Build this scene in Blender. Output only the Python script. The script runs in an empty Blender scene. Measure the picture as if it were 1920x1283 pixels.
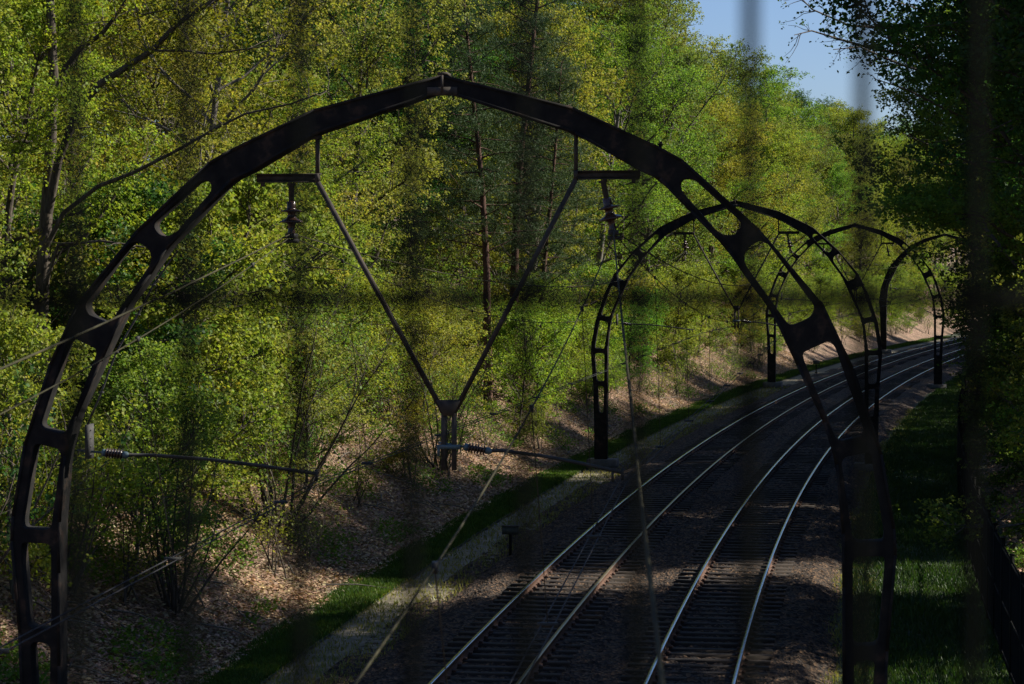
import bpy, bmesh, math, random
import numpy as np
from mathutils import Vector, Matrix

# ------------------------------------------------------------------ camera, sky, sun
S = bpy.context.scene
COL = S.collection
CAMZ = 7.83
cam_d = bpy.data.cameras.new("camera")
cam = bpy.data.objects.new("camera", cam_d)
COL.objects.link(cam)
cam.location = (0, 0, CAMZ)
cam.rotation_euler = (math.radians(90 - 2.045), 0, 0)
cam_d.sensor_width = 36
cam_d.lens = 4300 / 1920 * 36
cam_d.clip_start = 0.05
cam_d.clip_end = 3000
cam_d.dof.use_dof = True
cam_d.dof.focus_distance = 60
cam_d.dof.aperture_fstop = 6.6
S.camera = cam

SUN_EL = 37.0
SUN_AZ = 12.0          # degrees from +X towards +Y
sx = math.cos(math.radians(SUN_EL)) * math.cos(math.radians(SUN_AZ))
sy = math.cos(math.radians(SUN_EL)) * math.sin(math.radians(SUN_AZ))
sz = math.sin(math.radians(SUN_EL))
w = bpy.data.worlds.new("World")
S.world = w
w.use_nodes = True
nt = w.node_tree
nt.nodes.clear()
sky = nt.nodes.new("ShaderNodeTexSky")
sky.sky_type = 'NISHITA'
sky.sun_disc = False
sky.sun_elevation = math.radians(SUN_EL)
sky.sun_rotation = math.atan2(sx, sy)
sky.dust_density = 0.8
sky.ozone_density = 6.0
sky.air_density = 1.0
bgn = nt.nodes.new("ShaderNodeBackground")
bgn.inputs[1].default_value = 0.06
outw = nt.nodes.new("ShaderNodeOutputWorld")
tintn = nt.nodes.new("ShaderNodeMixRGB"); tintn.blend_type = 'MULTIPLY'; tintn.inputs[0].default_value = 1.0
tintn.inputs[2].default_value = (1.0, 1.0, 1.14, 1)
nt.links.new(sky.outputs[0], tintn.inputs[1])
nt.links.new(tintn.outputs[0], bgn.inputs[0])
nt.links.new(bgn.outputs[0], outw.inputs[0])
sl = bpy.data.lights.new("sun", 'SUN')
sl.energy = 5.0
sl.angle = math.radians(0.5)
sl.color = (1.0, 0.93, 0.80)
sun = bpy.data.objects.new("sun", sl)
COL.objects.link(sun)
sun.rotation_euler = Vector((sx, sy, sz)).to_track_quat('Z', 'Y').to_euler()
S.view_settings.view_transform = 'Standard'
S.view_settings.look = 'None'
S.view_settings.exposure = 0.92
S.view_settings.gamma = 1.0
S.cycles.max_bounces = 6
S.cycles.diffuse_bounces = 3
S.cycles.glossy_bounces = 2
S.cycles.transmission_bounces = 3
S.cycles.use_denoising = True
S.cycles.caustics_reflective = False
S.cycles.caustics_refractive = False

# ------------------------------------------------------------------ line geometry
def cx(s): return -3.42 + 0.093 * s + 0.00061 * s * s
def th(s): return math.atan(0.093 + 0.00122 * s)
def P(s, off, z=0.0):
    t = th(s)
    return Vector((cx(s) + off * math.cos(t), s - off * math.sin(t), z))
def at(px, py, D):
    return Vector(((px - 960) / 4300 * D, D, CAMZ - (py - 488) / 4300 * D))

RSEED = 5
rng = np.random.default_rng(7)
random.seed(7)

def bank(off):
    if off < -7.0:
        d = -7.0 - off
        z = 0.56 * d - 0.56 * 0.8 * (1 - math.exp(-d / 0.8))
        if d > 12: z = min(z, 6.3 + (d - 12) * 0.06)
        return z
    if off > 7.9:
        d = off - 7.9
        z = 0.50 * d - 0.5 * 0.8 * (1 - math.exp(-d / 0.8))
        if d > 11: z = min(z, 5.1 + (d - 11) * 0.06)
        return z
    return 0.0
def wob(x, y):
    return (math.sin(x * .31 + y * .17) + math.sin(x * .13 - y * .41 + 1.3) + .6 * math.sin(x * .83 + y * .71)) / 2.6
def gz(s, off):
    b = bank(off)
    k = min(1.0, b / 1.5)
    return b + 0.28 * k * wob(s, off * 1.7)

# ------------------------------------------------------------------ materials
def mat(name):
    m = bpy.data.materials.new(name)
    m.use_nodes = True
    return m, m.node_tree, m.node_tree.nodes["Principled BSDF"]
def ramp(nt, stops):
    r = nt.nodes.new("ShaderNodeValToRGB")
    e = r.color_ramp.elements
    while len(e) < len(stops): e.new(0.5)
    for i, (p, c) in enumerate(stops):
        e[i].position = p
        e[i].color = (*c, 1)
    return r
def coords(nt, scale=(1, 1, 1), kind='Object'):
    tc = nt.nodes.new("ShaderNodeTexCoord")
    mp = nt.nodes.new("ShaderNodeMapping")
    mp.inputs['Scale'].default_value = scale
    nt.links.new(tc.outputs[kind], mp.inputs[0])
    return mp
def noise(nt, co, scale, detail=4, rough=0.6):
    n = nt.nodes.new("ShaderNodeTexNoise")
    n.inputs['Scale'].default_value = scale
    n.inputs['Detail'].default_value = detail
    n.inputs['Roughness'].default_value = rough
    nt.links.new(co.outputs[0], n.inputs['Vector'])
    return n
def bump(nt, src, bsdf, strength, dist):
    b = nt.nodes.new("ShaderNodeBump")
    b.inputs['Strength'].default_value = strength
    b.inputs['Distance'].default_value = dist
    nt.links.new(src, b.inputs['Height'])
    nt.links.new(b.outputs[0], bsdf.inputs['Normal'])
def noisy(name, stops, scale, rough=0.8, metal=0.0, bs=0.4, bd=0.02, detail=6, sc=(1, 1, 1)):
    m, nt, b = mat(name)
    co = coords(nt, sc)
    n = noise(nt, co, scale, detail)
    r = ramp(nt, stops)
    nt.links.new(n.outputs[0], r.inputs[0])
    nt.links.new(r.outputs[0], b.inputs['Base Color'])
    b.inputs['Roughness'].default_value = rough
    b.inputs['Metallic'].default_value = metal
    bump(nt, n.outputs[0], b, bs, bd)
    return m

M = {}
M['arch'] = noisy('arch_paint', [(.3, (.008, .008, .009)), (.55, (.018, .017, .016)), (.68, (.05, .034, .026)), (.8, (.07, .06, .05))], 5, .9, bs=.25, bd=.01)
M['arch'].node_tree.nodes['Principled BSDF'].inputs['Specular IOR Level'].default_value = .15
M['steel'] = noisy('weathered_steel', [(.3, (.03, .028, .025)), (.6, (.075, .062, .052)), (.72, (.11, .07, .05))], 9, .75, bs=.2, bd=.005)
M['galv'] = noisy('galvanised', [(.3, (.04, .04, .042)), (.7, (.09, .088, .085))], 12, .7, .0, bs=.1, bd=.003)
M['insul'] = noisy('brown_porcelain', [(.3, (.03, .016, .012)), (.7, (.06, .03, .02))], 5, .25, bs=.05, bd=.002)
M['insul_blue'] = noisy('blue_grey_cap', [(.3, (.05, .09, .1)), (.7, (.1, .15, .17))], 8, .5, bs=.05, bd=.002)
M['copper'] = noisy('aged_copper_wire', [(.3, (.02, .02, .012)), (.7, (.055, .05, .026))], 3, .9, 0, bs=.05, bd=.001)
M['wire_dark'] = noisy('dark_cable', [(.3, (.02, .02, .02)), (.7, (.06, .06, .055))], 3, .6, bs=.05, bd=.001)
M['contact'] = noisy('contact_wire', [(.3, (.012, .012, .014)), (.7, (.03, .03, .033))], 2, .7, 0, bs=.02, bd=.001)
M['rail_head'] = noisy('polished_rail_head', [(.3, (.42, .46, .52)), (.7, (.62, .66, .72))], 6, .22, 1.0, bs=.03, bd=.001)
M['rail_rust'] = noisy('rusty_rail_side', [(.3, (.04, .018, .01)), (.7, (.12, .055, .03))], 14, .85, bs=.4, bd=.004)
M['rail_dull'] = noisy('tarnished_rail_head', [(.3, (.26, .2, .1)), (.7, (.42, .33, .18))], 6, .33, .8, bs=.03, bd=.001)
M['sleeper'] = noisy('sleeper_timber', [(.3, (.008, .0055, .003)), (.7, (.035, .021, .012))], 6, .9, bs=.6, bd=.01, sc=(1, 8, 8))
M['concrete'] = noisy('concrete', [(.3, (.05, .048, .042)), (.7, (.12, .115, .1))], 5, .9)
M['fence_green'] = noisy('dark_green_coating', [(.3, (.0004, .0008, .0008)), (.7, (.001, .0018, .0016))], 20, 1, bs=.05, bd=.001)
M['fence_green'].node_tree.nodes['Principled BSDF'].inputs['Specular IOR Level'].default_value = .05
M['fence_dark'] = noisy('dark_fence_paint', [(.3, (.004, .005, .004)), (.7, (.010, .011, .009))], 6, .9, bs=.1, bd=.002)
M['bark'] = noisy('bark', [(.3, (.025, .02, .015)), (.55, (.075, .06, .046)), (.75, (.16, .135, .105))], 3.5, .95, bs=.9, bd=.03, sc=(3, 3, .7))
M['bark_pale'] = noisy('pale_bark', [(.3, (.06, .052, .042)), (.55, (.13, .115, .095)), (.75, (.2, .18, .15))], 3.5, .95, bs=.7, bd=.03, sc=(3, 3, .7))
M['bark_pine'] = noisy('red_pine_bark', [(.3, (.035, .018, .012)), (.55, (.085, .042, .027)), (.75, (.14, .075, .05))], 3.5, .95, bs=.9, bd=.03, sc=(3, 3, .7))

for q in ('copper', 'contact', 'wire_dark', 'steel', 'fence_dark', 'galv'): M[q].node_tree.nodes['Principled BSDF'].inputs['Specular IOR Level'].default_value = .15
def ballast_mat():
    m, nt, b = mat('ballast_stone')
    co = coords(nt)
    v = nt.nodes.new("ShaderNodeTexVoronoi"); v.inputs['Scale'].default_value = 16
    nt.links.new(co.outputs[0], v.inputs['Vector'])
    r = ramp(nt, [(0, (.006, .0035, .002)), (.5, (.022, .013, .007)), (1, (.15, .085, .042))])
    nt.links.new(v.outputs['Color'], r.inputs[0])
    nt.links.new(r.outputs[0], b.inputs['Base Color'])
    b.inputs['Roughness'].default_value = .95
    bump(nt, v.outputs['Distance'], b, .9, .05)
    return m
M['ballast'] = ballast_mat()

def litter_mat():
    m, nt, b = mat('leaf_litter_soil')
    co = coords(nt)
    v = nt.nodes.new("ShaderNodeTexVoronoi"); v.inputs['Scale'].default_value = 11
    nt.links.new(co.outputs[0], v.inputs['Vector'])
    r = ramp(nt, [(0, (.06, .035, .022)), (.45, (.2, .125, .085)), (.8, (.32, .21, .15)), (1, (.42, .3, .22))])
    nt.links.new(v.outputs['Color'], r.inputs[0])
    n = noise(nt, co, .45, 5)
    r2 = ramp(nt, [(.42, (0, 0, 0)), (.62, (1, 1, 1))])
    nt.links.new(n.outputs[0], r2.inputs[0])
    mx = nt.nodes.new("ShaderNodeMixRGB")
    nt.links.new(r2.outputs[0], mx.inputs[0])
    nt.links.new(r.outputs[0], mx.inputs[1])
    mx.inputs[2].default_value = (.055, .045, .025, 1)
    mfac = nt.nodes.new("ShaderNodeMath"); mfac.operation = 'MULTIPLY'; mfac.inputs[1].default_value = .6
    nt.links.new(r2.outputs[0], mfac.inputs[0]); nt.links.new(mfac.outputs[0], mx.inputs[0])
    nt.links.new(mx.outputs[0], b.inputs['Base Color'])
    b.inputs['Roughness'].default_value = 1
    bump(nt, v.outputs['Distance'], b, .9, .07)
    return m
M['litter'] = litter_mat()
M['path'] = noisy('gritty_path', [(.3, (.06, .06, .032)), (.5, (.14, .12, .08)), (.7, (.24, .2, .14))], 2.2, .95, bs=.5, bd=.03, detail=12)
M['turf'] = noisy('turf_soil', [(.3, (.012, .022, .006)), (.55, (.02, .032, .007)), (.75, (.045, .045, .015))], 1.5, .95, bs=.6, bd=.04, detail=10)

def leaf_mat(name, use_obj=True, base=(.1, .15, .02), trans=.5, spread=.5, rough=.5, gloss=.008):
    m = bpy.data.materials.new(name); m.use_nodes = True
    nt = m.node_tree; nt.nodes.clear()
    out = nt.nodes.new("ShaderNodeOutputMaterial")
    geo = nt.nodes.new("ShaderNodeNewGeometry")
    oi = nt.nodes.new("ShaderNodeObjectInfo")
    hsv = nt.nodes.new("ShaderNodeHueSaturation")
    mr = nt.nodes.new("ShaderNodeMapRange")
    mr.inputs[3].default_value = .5 - .018 * spread * 2; mr.inputs[4].default_value = .5 + .035 * spread * 2
    nt.links.new(geo.outputs['Random Per Island'], mr.inputs[0])
    nt.links.new(mr.outputs[0], hsv.inputs['Hue'])
    m2 = nt.nodes.new("ShaderNodeMath"); m2.operation = 'MULTIPLY'; m2.inputs[1].default_value = 7.31
    m3 = nt.nodes.new("ShaderNodeMath"); m3.operation = 'FRACT'
    nt.links.new(geo.outputs['Random Per Island'], m2.inputs[0]); nt.links.new(m2.outputs[0], m3.inputs[0])
    mv = nt.nodes.new("ShaderNodeMapRange")
    mv.inputs[3].default_value = 1 - .45 * spread * 1.3; mv.inputs[4].default_value = 1 + .45 * spread * 1.1
    nt.links.new(m3.outputs[0], mv.inputs[0])
    nt.links.new(mv.outputs[0], hsv.inputs['Value'])
    if use_obj: nt.links.new(oi.outputs['Color'], hsv.inputs['Color'])
    else: hsv.inputs['Color'].default_value = (*base, 1)
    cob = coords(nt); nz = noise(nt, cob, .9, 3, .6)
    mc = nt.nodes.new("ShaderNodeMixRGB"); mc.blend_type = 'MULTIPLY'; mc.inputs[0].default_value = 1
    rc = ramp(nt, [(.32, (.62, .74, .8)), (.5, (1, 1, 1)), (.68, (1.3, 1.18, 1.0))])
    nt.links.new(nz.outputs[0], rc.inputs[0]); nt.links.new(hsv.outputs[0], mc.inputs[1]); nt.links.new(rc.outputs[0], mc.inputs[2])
    d = nt.nodes.new("ShaderNodeBsdfDiffuse"); t = nt.nodes.new("ShaderNodeBsdfTranslucent")
    g = nt.nodes.new("ShaderNodeBsdfGlossy"); g.inputs['Roughness'].default_value = rough
    g.inputs['Color'].default_value = (.9, .95, .9, 1)
    nt.links.new(mc.outputs[0], d.inputs[0])
    tint = nt.nodes.new("ShaderNodeMixRGB"); tint.blend_type = 'MULTIPLY'; tint.inputs[0].default_value = 1
    tint.inputs[2].default_value = (1.15, 1.2, .6, 1)
    nt.links.new(mc.outputs[0], tint.inputs[1]); nt.links.new(tint.outputs[0], t.inputs[0])
    mx = nt.nodes.new("ShaderNodeMixShader"); mx.inputs[0].default_value = trans
    nt.links.new(d.outputs[0], mx.inputs[1]); nt.links.new(t.outputs[0], mx.inputs[2])
    mg = nt.nodes.new("ShaderNodeMixShader"); mg.inputs[0].default_value = gloss
    nt.links.new(mx.outputs[0], mg.inputs[1]); nt.links.new(g.outputs[0], mg.inputs[2])
    nt.links.new(mg.outputs[0], out.inputs[0])
    return m
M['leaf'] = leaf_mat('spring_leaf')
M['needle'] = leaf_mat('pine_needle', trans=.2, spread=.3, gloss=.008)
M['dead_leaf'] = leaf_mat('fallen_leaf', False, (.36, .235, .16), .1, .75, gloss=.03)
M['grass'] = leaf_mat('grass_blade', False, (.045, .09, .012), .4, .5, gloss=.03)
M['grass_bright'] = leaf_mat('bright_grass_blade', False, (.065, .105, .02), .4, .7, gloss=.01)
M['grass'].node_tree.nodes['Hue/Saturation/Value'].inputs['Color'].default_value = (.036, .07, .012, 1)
M['grass_dry'] = leaf_mat('dry_grass_blade', False, (.22, .2, .06), .4, .5, gloss=.03)

# ------------------------------------------------------------------ object helpers
def link(name, me, parent=None):
    o = bpy.data.objects.new(name, me)
    COL.objects.link(o)
    if parent: o.parent = parent
    return o
def tag(o, label=None, cat=None, group=None, kind=None):
    if label: o['label'] = label
    if cat: o['category'] = cat
    if group: o['group'] = group
    if kind: o['kind'] = kind
    return o
def empty(name, loc=(0, 0, 0), rz=0.0):
    o = bpy.data.objects.new(name, None); COL.objects.link(o)
    o.location = loc; o.rotation_euler = (0, 0, rz); o.empty_display_size = .3
    return o
def copy_tree(o, parent=None, kids=None):
    c = o.copy(); COL.objects.link(c); c.parent = parent
    for ch in list(KIDS.get(o.name, [])):
        c2 = copy_tree(ch, c)
        KIDS.setdefault(c.name, []).append(c2)
    return c
KIDS = {}
def reg(o):
    if o.parent: KIDS.setdefault(o.parent.name, []).append(o)
    return o

def quads_mesh(name, V, mats, F=None, fm=None, smooth=False):
    """V: (n,4,3) separate quads, or V (n,3) with F list of faces"""
    me = bpy.data.meshes.new(name)
    if F is None:
        n = len(V)
        me.vertices.add(n * 4); me.vertices.foreach_set('co', np.ascontiguousarray(V, dtype=np.float32).ravel())
        me.loops.add(n * 4); me.loops.foreach_set('vertex_index', np.arange(n * 4, dtype=np.int32))
        me.polygons.add(n)
        me.polygons.foreach_set('loop_start', np.arange(0, n * 4, 4, dtype=np.int32))
    else:
        F = np.asarray(F, dtype=np.int32); n = len(F)
        me.vertices.add(len(V)); me.vertices.foreach_set('co', np.ascontiguousarray(V, dtype=np.float32).ravel())
        me.loops.add(n * 4); me.loops.foreach_set('vertex_index', F.ravel())
        me.polygons.add(n)
        me.polygons.foreach_set('loop_start', np.arange(0, n * 4, 4, dtype=np.int32))
        if smooth: me.polygons.foreach_set('use_smooth', np.ones(n, dtype=bool))
    for m in mats: me.materials.append(m)
    if fm is not None: me.polygons.foreach_set('material_index', np.asarray(fm, dtype=np.int32))
    me.update(calc_edges=True)
    return me

class TB:
    """collects tubes, boxes, lathes into one mesh of quads"""
    def __init__(s): s.V = []; s.F = []; s.M = []; s.n = 0
    def add(s, V, F, m=0):
        s.V.append(np.asarray(V, float)); s.F.append(np.asarray(F, int) + s.n); s.M += [m] * len(F); s.n += len(V)
    def tube(s, pts, rad, k=6, m=0, cap=True):
        pts = np.asarray(pts, float); n = len(pts)
        rad = np.broadcast_to(np.asarray(rad, float), (n,))
        t = np.gradient(pts, axis=0); t /= np.linalg.norm(t, axis=1)[:, None] + 1e-9
        up = np.array([0, 0, 1.]) if abs(t[0][2]) < .9 else np.array([1., 0, 0])
        a = np.cross(t, up); a /= np.linalg.norm(a, axis=1)[:, None] + 1e-9
        b = np.cross(t, a)
        ang = np.arange(k) * 2 * math.pi / k
        V = pts[:, None] + rad[:, None, None] * (np.cos(ang)[None, :, None] * a[:, None] + np.sin(ang)[None, :, None] * b[:, None])
        V = V.reshape(-1, 3)
        i = np.arange(n - 1)[:, None] * k; j = np.arange(k)[None]; j2 = (j + 1) % k
        F = np.stack([i + j, i + j2, i + k + j2, i + k + j], -1).reshape(-1, 4)
        if cap and k % 2 == 0 and k >= 4:
            c = []
            for base in (0, (n - 1) * k):
                for q in range((k - 2) // 2):
                    c.append([base, base + 2 * q + 1, base + 2 * q + 2, base + 2 * q + 3])
            F = np.concatenate([F, np.array(c)])
        s.add(V, F, m)
    def box(s, c, size, m=0, R=None):
        c = np.array(c, float); h = np.array(size, float) / 2
        V = np.array([[x, y, z] for x in (-1, 1) for y in (-1, 1) for z in (-1, 1)]) * h
        if R is not None: V = V @ np.array(R).T
        s.add(V + c, [[0, 1, 3, 2], [4, 6, 7, 5], [0, 4, 5, 1], [2, 3, 7, 6], [0, 2, 6, 4], [1, 5, 7, 3]], m)
    def bar(s, p, q, wx, wy, m=0, up=(0, 1, 0)):
        p = Vector(p); q = Vector(q); d = (q - p); L = d.length; d.normalize()
        u = Vector(up); a = d.cross(u).normalized(); b = a.cross(d)
        R = np.array([[a.x, b.x, d.x], [a.y, b.y, d.y], [a.z, b.z, d.z]])
        s.box((p + q) / 2, (wx, wy, L), m, R)
    def obj(s, name, mats, parent=None, smooth=False):
        if not isinstance(mats, (list, tuple)): mats = [mats]
        me = quads_mesh(name, np.concatenate(s.V), mats, np.concatenate(s.F), s.M, smooth)
        return reg(link(name, me, parent))

def strip(name, mats, rows, s_list, parent=None, zf=None, smooth=True, zadd=0.0):
    """sheet along the line; rows: list of offsets; zf(s,off)"""
    V = []
    for s in s_list:
        for o in rows:
            p = P(s, o, zf(s, o) + zadd); V.append(p[:])
    k = len(rows); n = len(s_list)
    i = np.arange(n - 1)[:, None] * k; j = np.arange(k - 1)[None]
    F = np.stack([i + j, i + j + 1, i + k + j + 1, i + k + j], -1).reshape(-1, 4)
    me = quads_mesh(name, np.array(V), mats, F, None, smooth)
    return reg(link(name, me, parent))

# ------------------------------------------------------------------ ground
s_list = list(np.arange(-30, 20, 5)) + list(np.arange(20, 130, .5)) + list(np.arange(130, 260, 1.5)) + list(np.arange(260, 620, 12))
offs = [-420, -250, -150, -100, -70, -50, -40] + list(np.arange(-34, -20, 1.5)) + list(np.arange(-20, -6.5, .4)) + [-6, -4, 0, 4, 6, 7] + list(np.arange(7.6, 22, .5)) + [24, 28, 34, 45, 60, 90, 140, 240, 400]
def terr(s, o):
    z = gz(s, o) - 0.02
    return z + .05 * math.sin(s * 2.1 + o * 3.3) * min(1, bank(o))
g = strip('ground', [M['litter']], offs, s_list, zf=terr); tag(g, kind='structure')
sl2 = [s for s in s_list if 8 <= s <= 330]
pth = strip('footpath', [M['path']], [-6.3, -5.9, -5.5, -5.1, -4.7], sl2, zf=lambda s, o: .015 + .015 * wob(s * 3, o * 3)); tag(pth, kind='structure')
gl = strip('grass_verge', [M['turf']], [-7.35, -7.1, -6.8, -6.4, -6.05], sl2, zf=lambda s, o: .06 + bank(o)+ .02 * wob(s * 2, o)); tag(gl, kind='structure')
gr = strip('grass_verge', [M['turf']], [4.2, 5, 6, 7, 7.9, 8.6], sl2, zf=lambda s, o: .07 + gz(s, o)+ .02 * wob(s * 2, o)); tag(gr, kind='structure')
# ballast bed: rough, every vertex a stone
sb = list(np.arange(30, 75, .07)) + list(np.arange(75, 120, .14)) + list(np.arange(120, 260, .5))
rows = np.concatenate([[-5.3], np.arange(-5.15, 4.55, .1), [4.7]])
sb_a = np.array(sb)
X0 = -3.42 + .093 * sb_a + .00061 * sb_a ** 2; T0 = np.arctan(.093 + .00122 * sb_a)
prof = np.clip((4.55 - np.abs(rows)) / .85, 0, 1) * .342 - .02 + np.where((rows < -4.2) & (rows > -5.25), .045, 0)
dip = -.05 * np.exp(-(rows / .5) ** 2)
Z = prof[None] + dip[None] + rng.normal(0, .022, (len(sb), len(rows))) * (prof[None] > 0) + .05 * np.sin(sb_a[:, None] * .9 + rows[None] * 1.1) * (prof[None] > .02) * .4
V = np.stack([X0[:, None] + rows[None] * np.cos(T0)[:, None], sb_a[:, None] - rows[None] * np.sin(T0)[:, None], Z], -1).reshape(-1, 3)
k = len(rows); i = np.arange(len(sb) - 1)[:, None] * k; j = np.arange(k - 1)[None]
F = np.stack([i + j, i + j + 1, i + k + j + 1, i + k + j], -1).reshape(-1, 4)
bl = link('ballast_bed', quads_mesh('ballast_bed', V, [M['ballast']], F)); tag(bl, kind='structure')

# ------------------------------------------------------------------ tracks
RAILZ = 0.50
sleeper_tb = TB(); sleeper_tb.box((0, 0, 0), (2.6, .25, .16))
def make_track(off, label, heads):
    root = empty('railway_track', P(40, off))
    tag(root, label, 'railway track', 'the two curving tracks')
    inv = Matrix.Translation(-root.location)
    sr = np.concatenate([np.arange(6, 150, 1.0), np.arange(150, 262, 2.0)])
    for side, head in zip((-1, 1), heads):
        prof = [(-.07, 0), (-.07, .015), (-.012, .035), (-.012, .11), (-.036, .122), (-.036, .157), (-.026, .163), (.026, .163), (.036, .157), (.036, .122), (.012, .11), (.012, .035), (.07, .015), (.07, 0)]
        V = []; k = len(prof)
        for s in sr:
            for (a, b) in prof:
                V.append((P(s, off + side * .755 + a, RAILZ - .163 + b) - root.location)[:])
        n = len(sr)
        F = []; fm = []
        for i in range(n - 1):
            for j in range(k - 1):
                F.append([i * k + j, i * k + j + 1, (i + 1) * k + j + 1, (i + 1) * k + j]); fm.append(1 if 5 <= j <= 7 else 0)
        me = quads_mesh('rail', np.array(V), [M['rail_rust'], M[head]], F, fm)
        r = reg(link('rail', me, root))
    # sleepers
    first = None; rest = TB(); cnt = 0
    s = 33.0
    while s < 250:
        p = P(s, off, .345 - .08 + .012 + random.uniform(-.008, .008)); ang = -th(s) + random.uniform(-.006, .006)
        if cnt < 100:
            if first is None:
                first = sleeper_tb.obj('sleeper', M['sleeper'], root); o = first
            else:
                o = first.copy(); COL.objects.link(o); o.parent = root
            o.location = p - root.location; o.rotation_euler = (0, 0, ang)
        else:
            R = np.array(Matrix.Rotation(ang, 3, 'Z'))
            rest.box((p - root.location)[:], (2.6, .25, .16), 0, R)
        cnt += 1; s += .62
    o = rest.obj('sleeper', M['sleeper'], root); o['kind'] = 'stuff'
    # rail fastenings, rusty
    ft = TB()
    s = 33.0
    while s < 110:
        for side in (-1, 1):
            for q in (-.1, .1):
                p = P(s, off + side * .755 + q, .375) - root.location
                ft.box(p[:], (.07, .09, .05), 0, np.array(Matrix.Rotation(-th(s), 3, 'Z')))
        s += .62
    o = ft.obj('rail_fastening', M['rail_rust'], root); o['kind'] = 'stuff'
make_track(-1.85, 'left railway track of two rails beside the sandy footpath', ('rail_head', 'rail_dull'))
make_track(1.85, 'right railway track with two blue shining rails, beside the shaded grass', ('rail_head', 'rail_head'))

# ------------------------------------------------------------------ arches
D1 = 27.6
def px2uv(x, y, D=D1, xc=-0.815, t=th(27.6)):
    # point on arch plane seen at pixel -> local u, v
    k = (x - 960) / 4300
    # X = xc + u cos, Y = D - u sin ; X = k Y
    u = (k * D - xc) / (math.cos(t) + k * math.sin(t))
    Y = D - u * math.sin(t)
    return u, CAMZ - (y - 488) / 4300 * Y
outer_px = [(835, 143), (1076, 203), (1236, 276), (1280, 300), (1424, 430), (1545, 572), (1602, 691), (1656, 850), (1681, 990), (1684, 1040), (1669, 1222), (1664, 1400), (1660, 1712)]
inner_px = [(838, 175), (1079, 253), (1193, 318), (1236, 338), (1294, 398), (1363, 468), (1395, 516), (1444, 580), (1494, 685), (1545, 792), (1568, 870), (1580, 1000), (1582, 1100), (1583, 1283), (1586, 1712)]
holes_px = [
    [(1277, 337), (1300, 336), (1393, 420), (1376, 444), (1348, 438), (1275, 356)],
    [(1397, 468), (1424, 451), (1440, 458), (1528, 575), (1521, 594), (1481, 613), (1394, 492)],
    [(1505, 661), (1555, 638), (1566, 650), (1624, 815), (1571, 828), (1508, 676)],
    [(1578, 858), (1634, 846), (1660, 1000), (1658, 1014), (1601, 1016)],
    [(1601, 1043), (1661, 1043), (1662, 1060), (1650, 1210), (1602, 1212)],
    [(1604, 1240), (1645, 1238), (1640, 1330), (1636, 1400), (1606, 1400)]]
def fillet(poly, r=.09, n=4):
    out = []; L = len(poly)
    for i in range(L):
        p0 = Vector(poly[i - 1]); p = Vector(poly[i]); p1 = Vector(poly[(i + 1) % L])
        a = p0 - p; b = p1 - p
        d = min(r, a.length * .45, b.length * .45)
        A = p + a.normalized() * d; B = p + b.normalized() * d
        for k in range(n + 1):
            t = k / n
            out.append(A * (1 - t) ** 2 + p * 2 * t * (1 - t) + B * t * t)
    return out
OUT = [px2uv(*p) for p in outer_px]; INN = [px2uv(*p) for p in inner_px]
HOLES = [[px2uv(*p) for p in h] for h in holes_px]
OUT[0] = (0.0, OUT[0][1]); INN[0] = (0.0, INN[0][1])
OUT[-1] = (OUT[-1][0], -.3); INN[-1] = (INN[-1][0], -.3)
DEPTH = .26
def rib_mesh(side, holes=True):
    cu = bpy.data.curves.new('rib', 'CURVE'); cu.dimensions = '2D'; cu.fill_mode = 'BOTH'
    cu.extrude = DEPTH / 2 - .008; cu.bevel_depth = .008; cu.bevel_resolution = 1; cu.offset = -.008
    def spl(pts):
        sp = cu.splines.new('POLY'); sp.points.add(len(pts) - 1); sp.use_cyclic_u = True
        for i, p in enumerate(pts): sp.points[i].co = (p[0] * side, p[1], 0, 1)
    o_ = [Vector(p) for p in OUT]; i_ = [Vector(p) for p in INN]
    # smooth kinks a little
    def soft(L):
        r = [L[0]]
        for a, b, c in zip(L, L[1:], L[2:]):
            r += [b.lerp(a, min(.25, .12 / (b - a).length)), b.lerp(c, min(.25, .12 / (c - b).length))]
        return r + [L[-1]]
    spl(soft(o_) + soft(i_)[::-1])
    if holes:
        for h in HOLES: spl(fillet(h))
    ob = bpy.data.objects.new('tmp', cu); COL.objects.link(ob)
    dg = bpy.context.evaluated_depsgraph_get()
    me = bpy.data.meshes.new_from_object(ob.evaluated_get(dg))
    bpy.data.objects.remove(ob); bpy.data.curves.remove(cu)
    me.transform(Matrix.Rotation(math.pi / 2, 4, 'X'))      # u->x, v->z
    me.materials.clear(); me.materials.append(M['arch'])
    me.name = 'arch_rib'
    return me

def lathe(tb, prof, p, d, k=12, m=0):
    """prof list of (t, r) along axis d from p"""
    d = Vector(d).normalized()
    pts = [Vector(p) + d * t for t, r in prof]
    # manual rings, to keep sharp skirts
    up = Vector((0, 1, 0)) if abs(d.y) < .9 else Vector((1, 0, 0))
    a = d.cross(up).normalized(); b = d.cross(a)
    V = []; F = []
    for (t, r), c in zip(prof, pts):
        for q in range(k):
            an = q * 2 * math.pi / k
            V.append((c + a * (r * math.cos(an)) + b * (r * math.sin(an)))[:])
    for i in range(len(prof) - 1):
        for q in range(k):
            F.append([i * k + q, i * k + (q + 1) % k, (i + 1) * k + (q + 1) % k, (i + 1) * k + q])
    tb.add(V, F, m)

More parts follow.
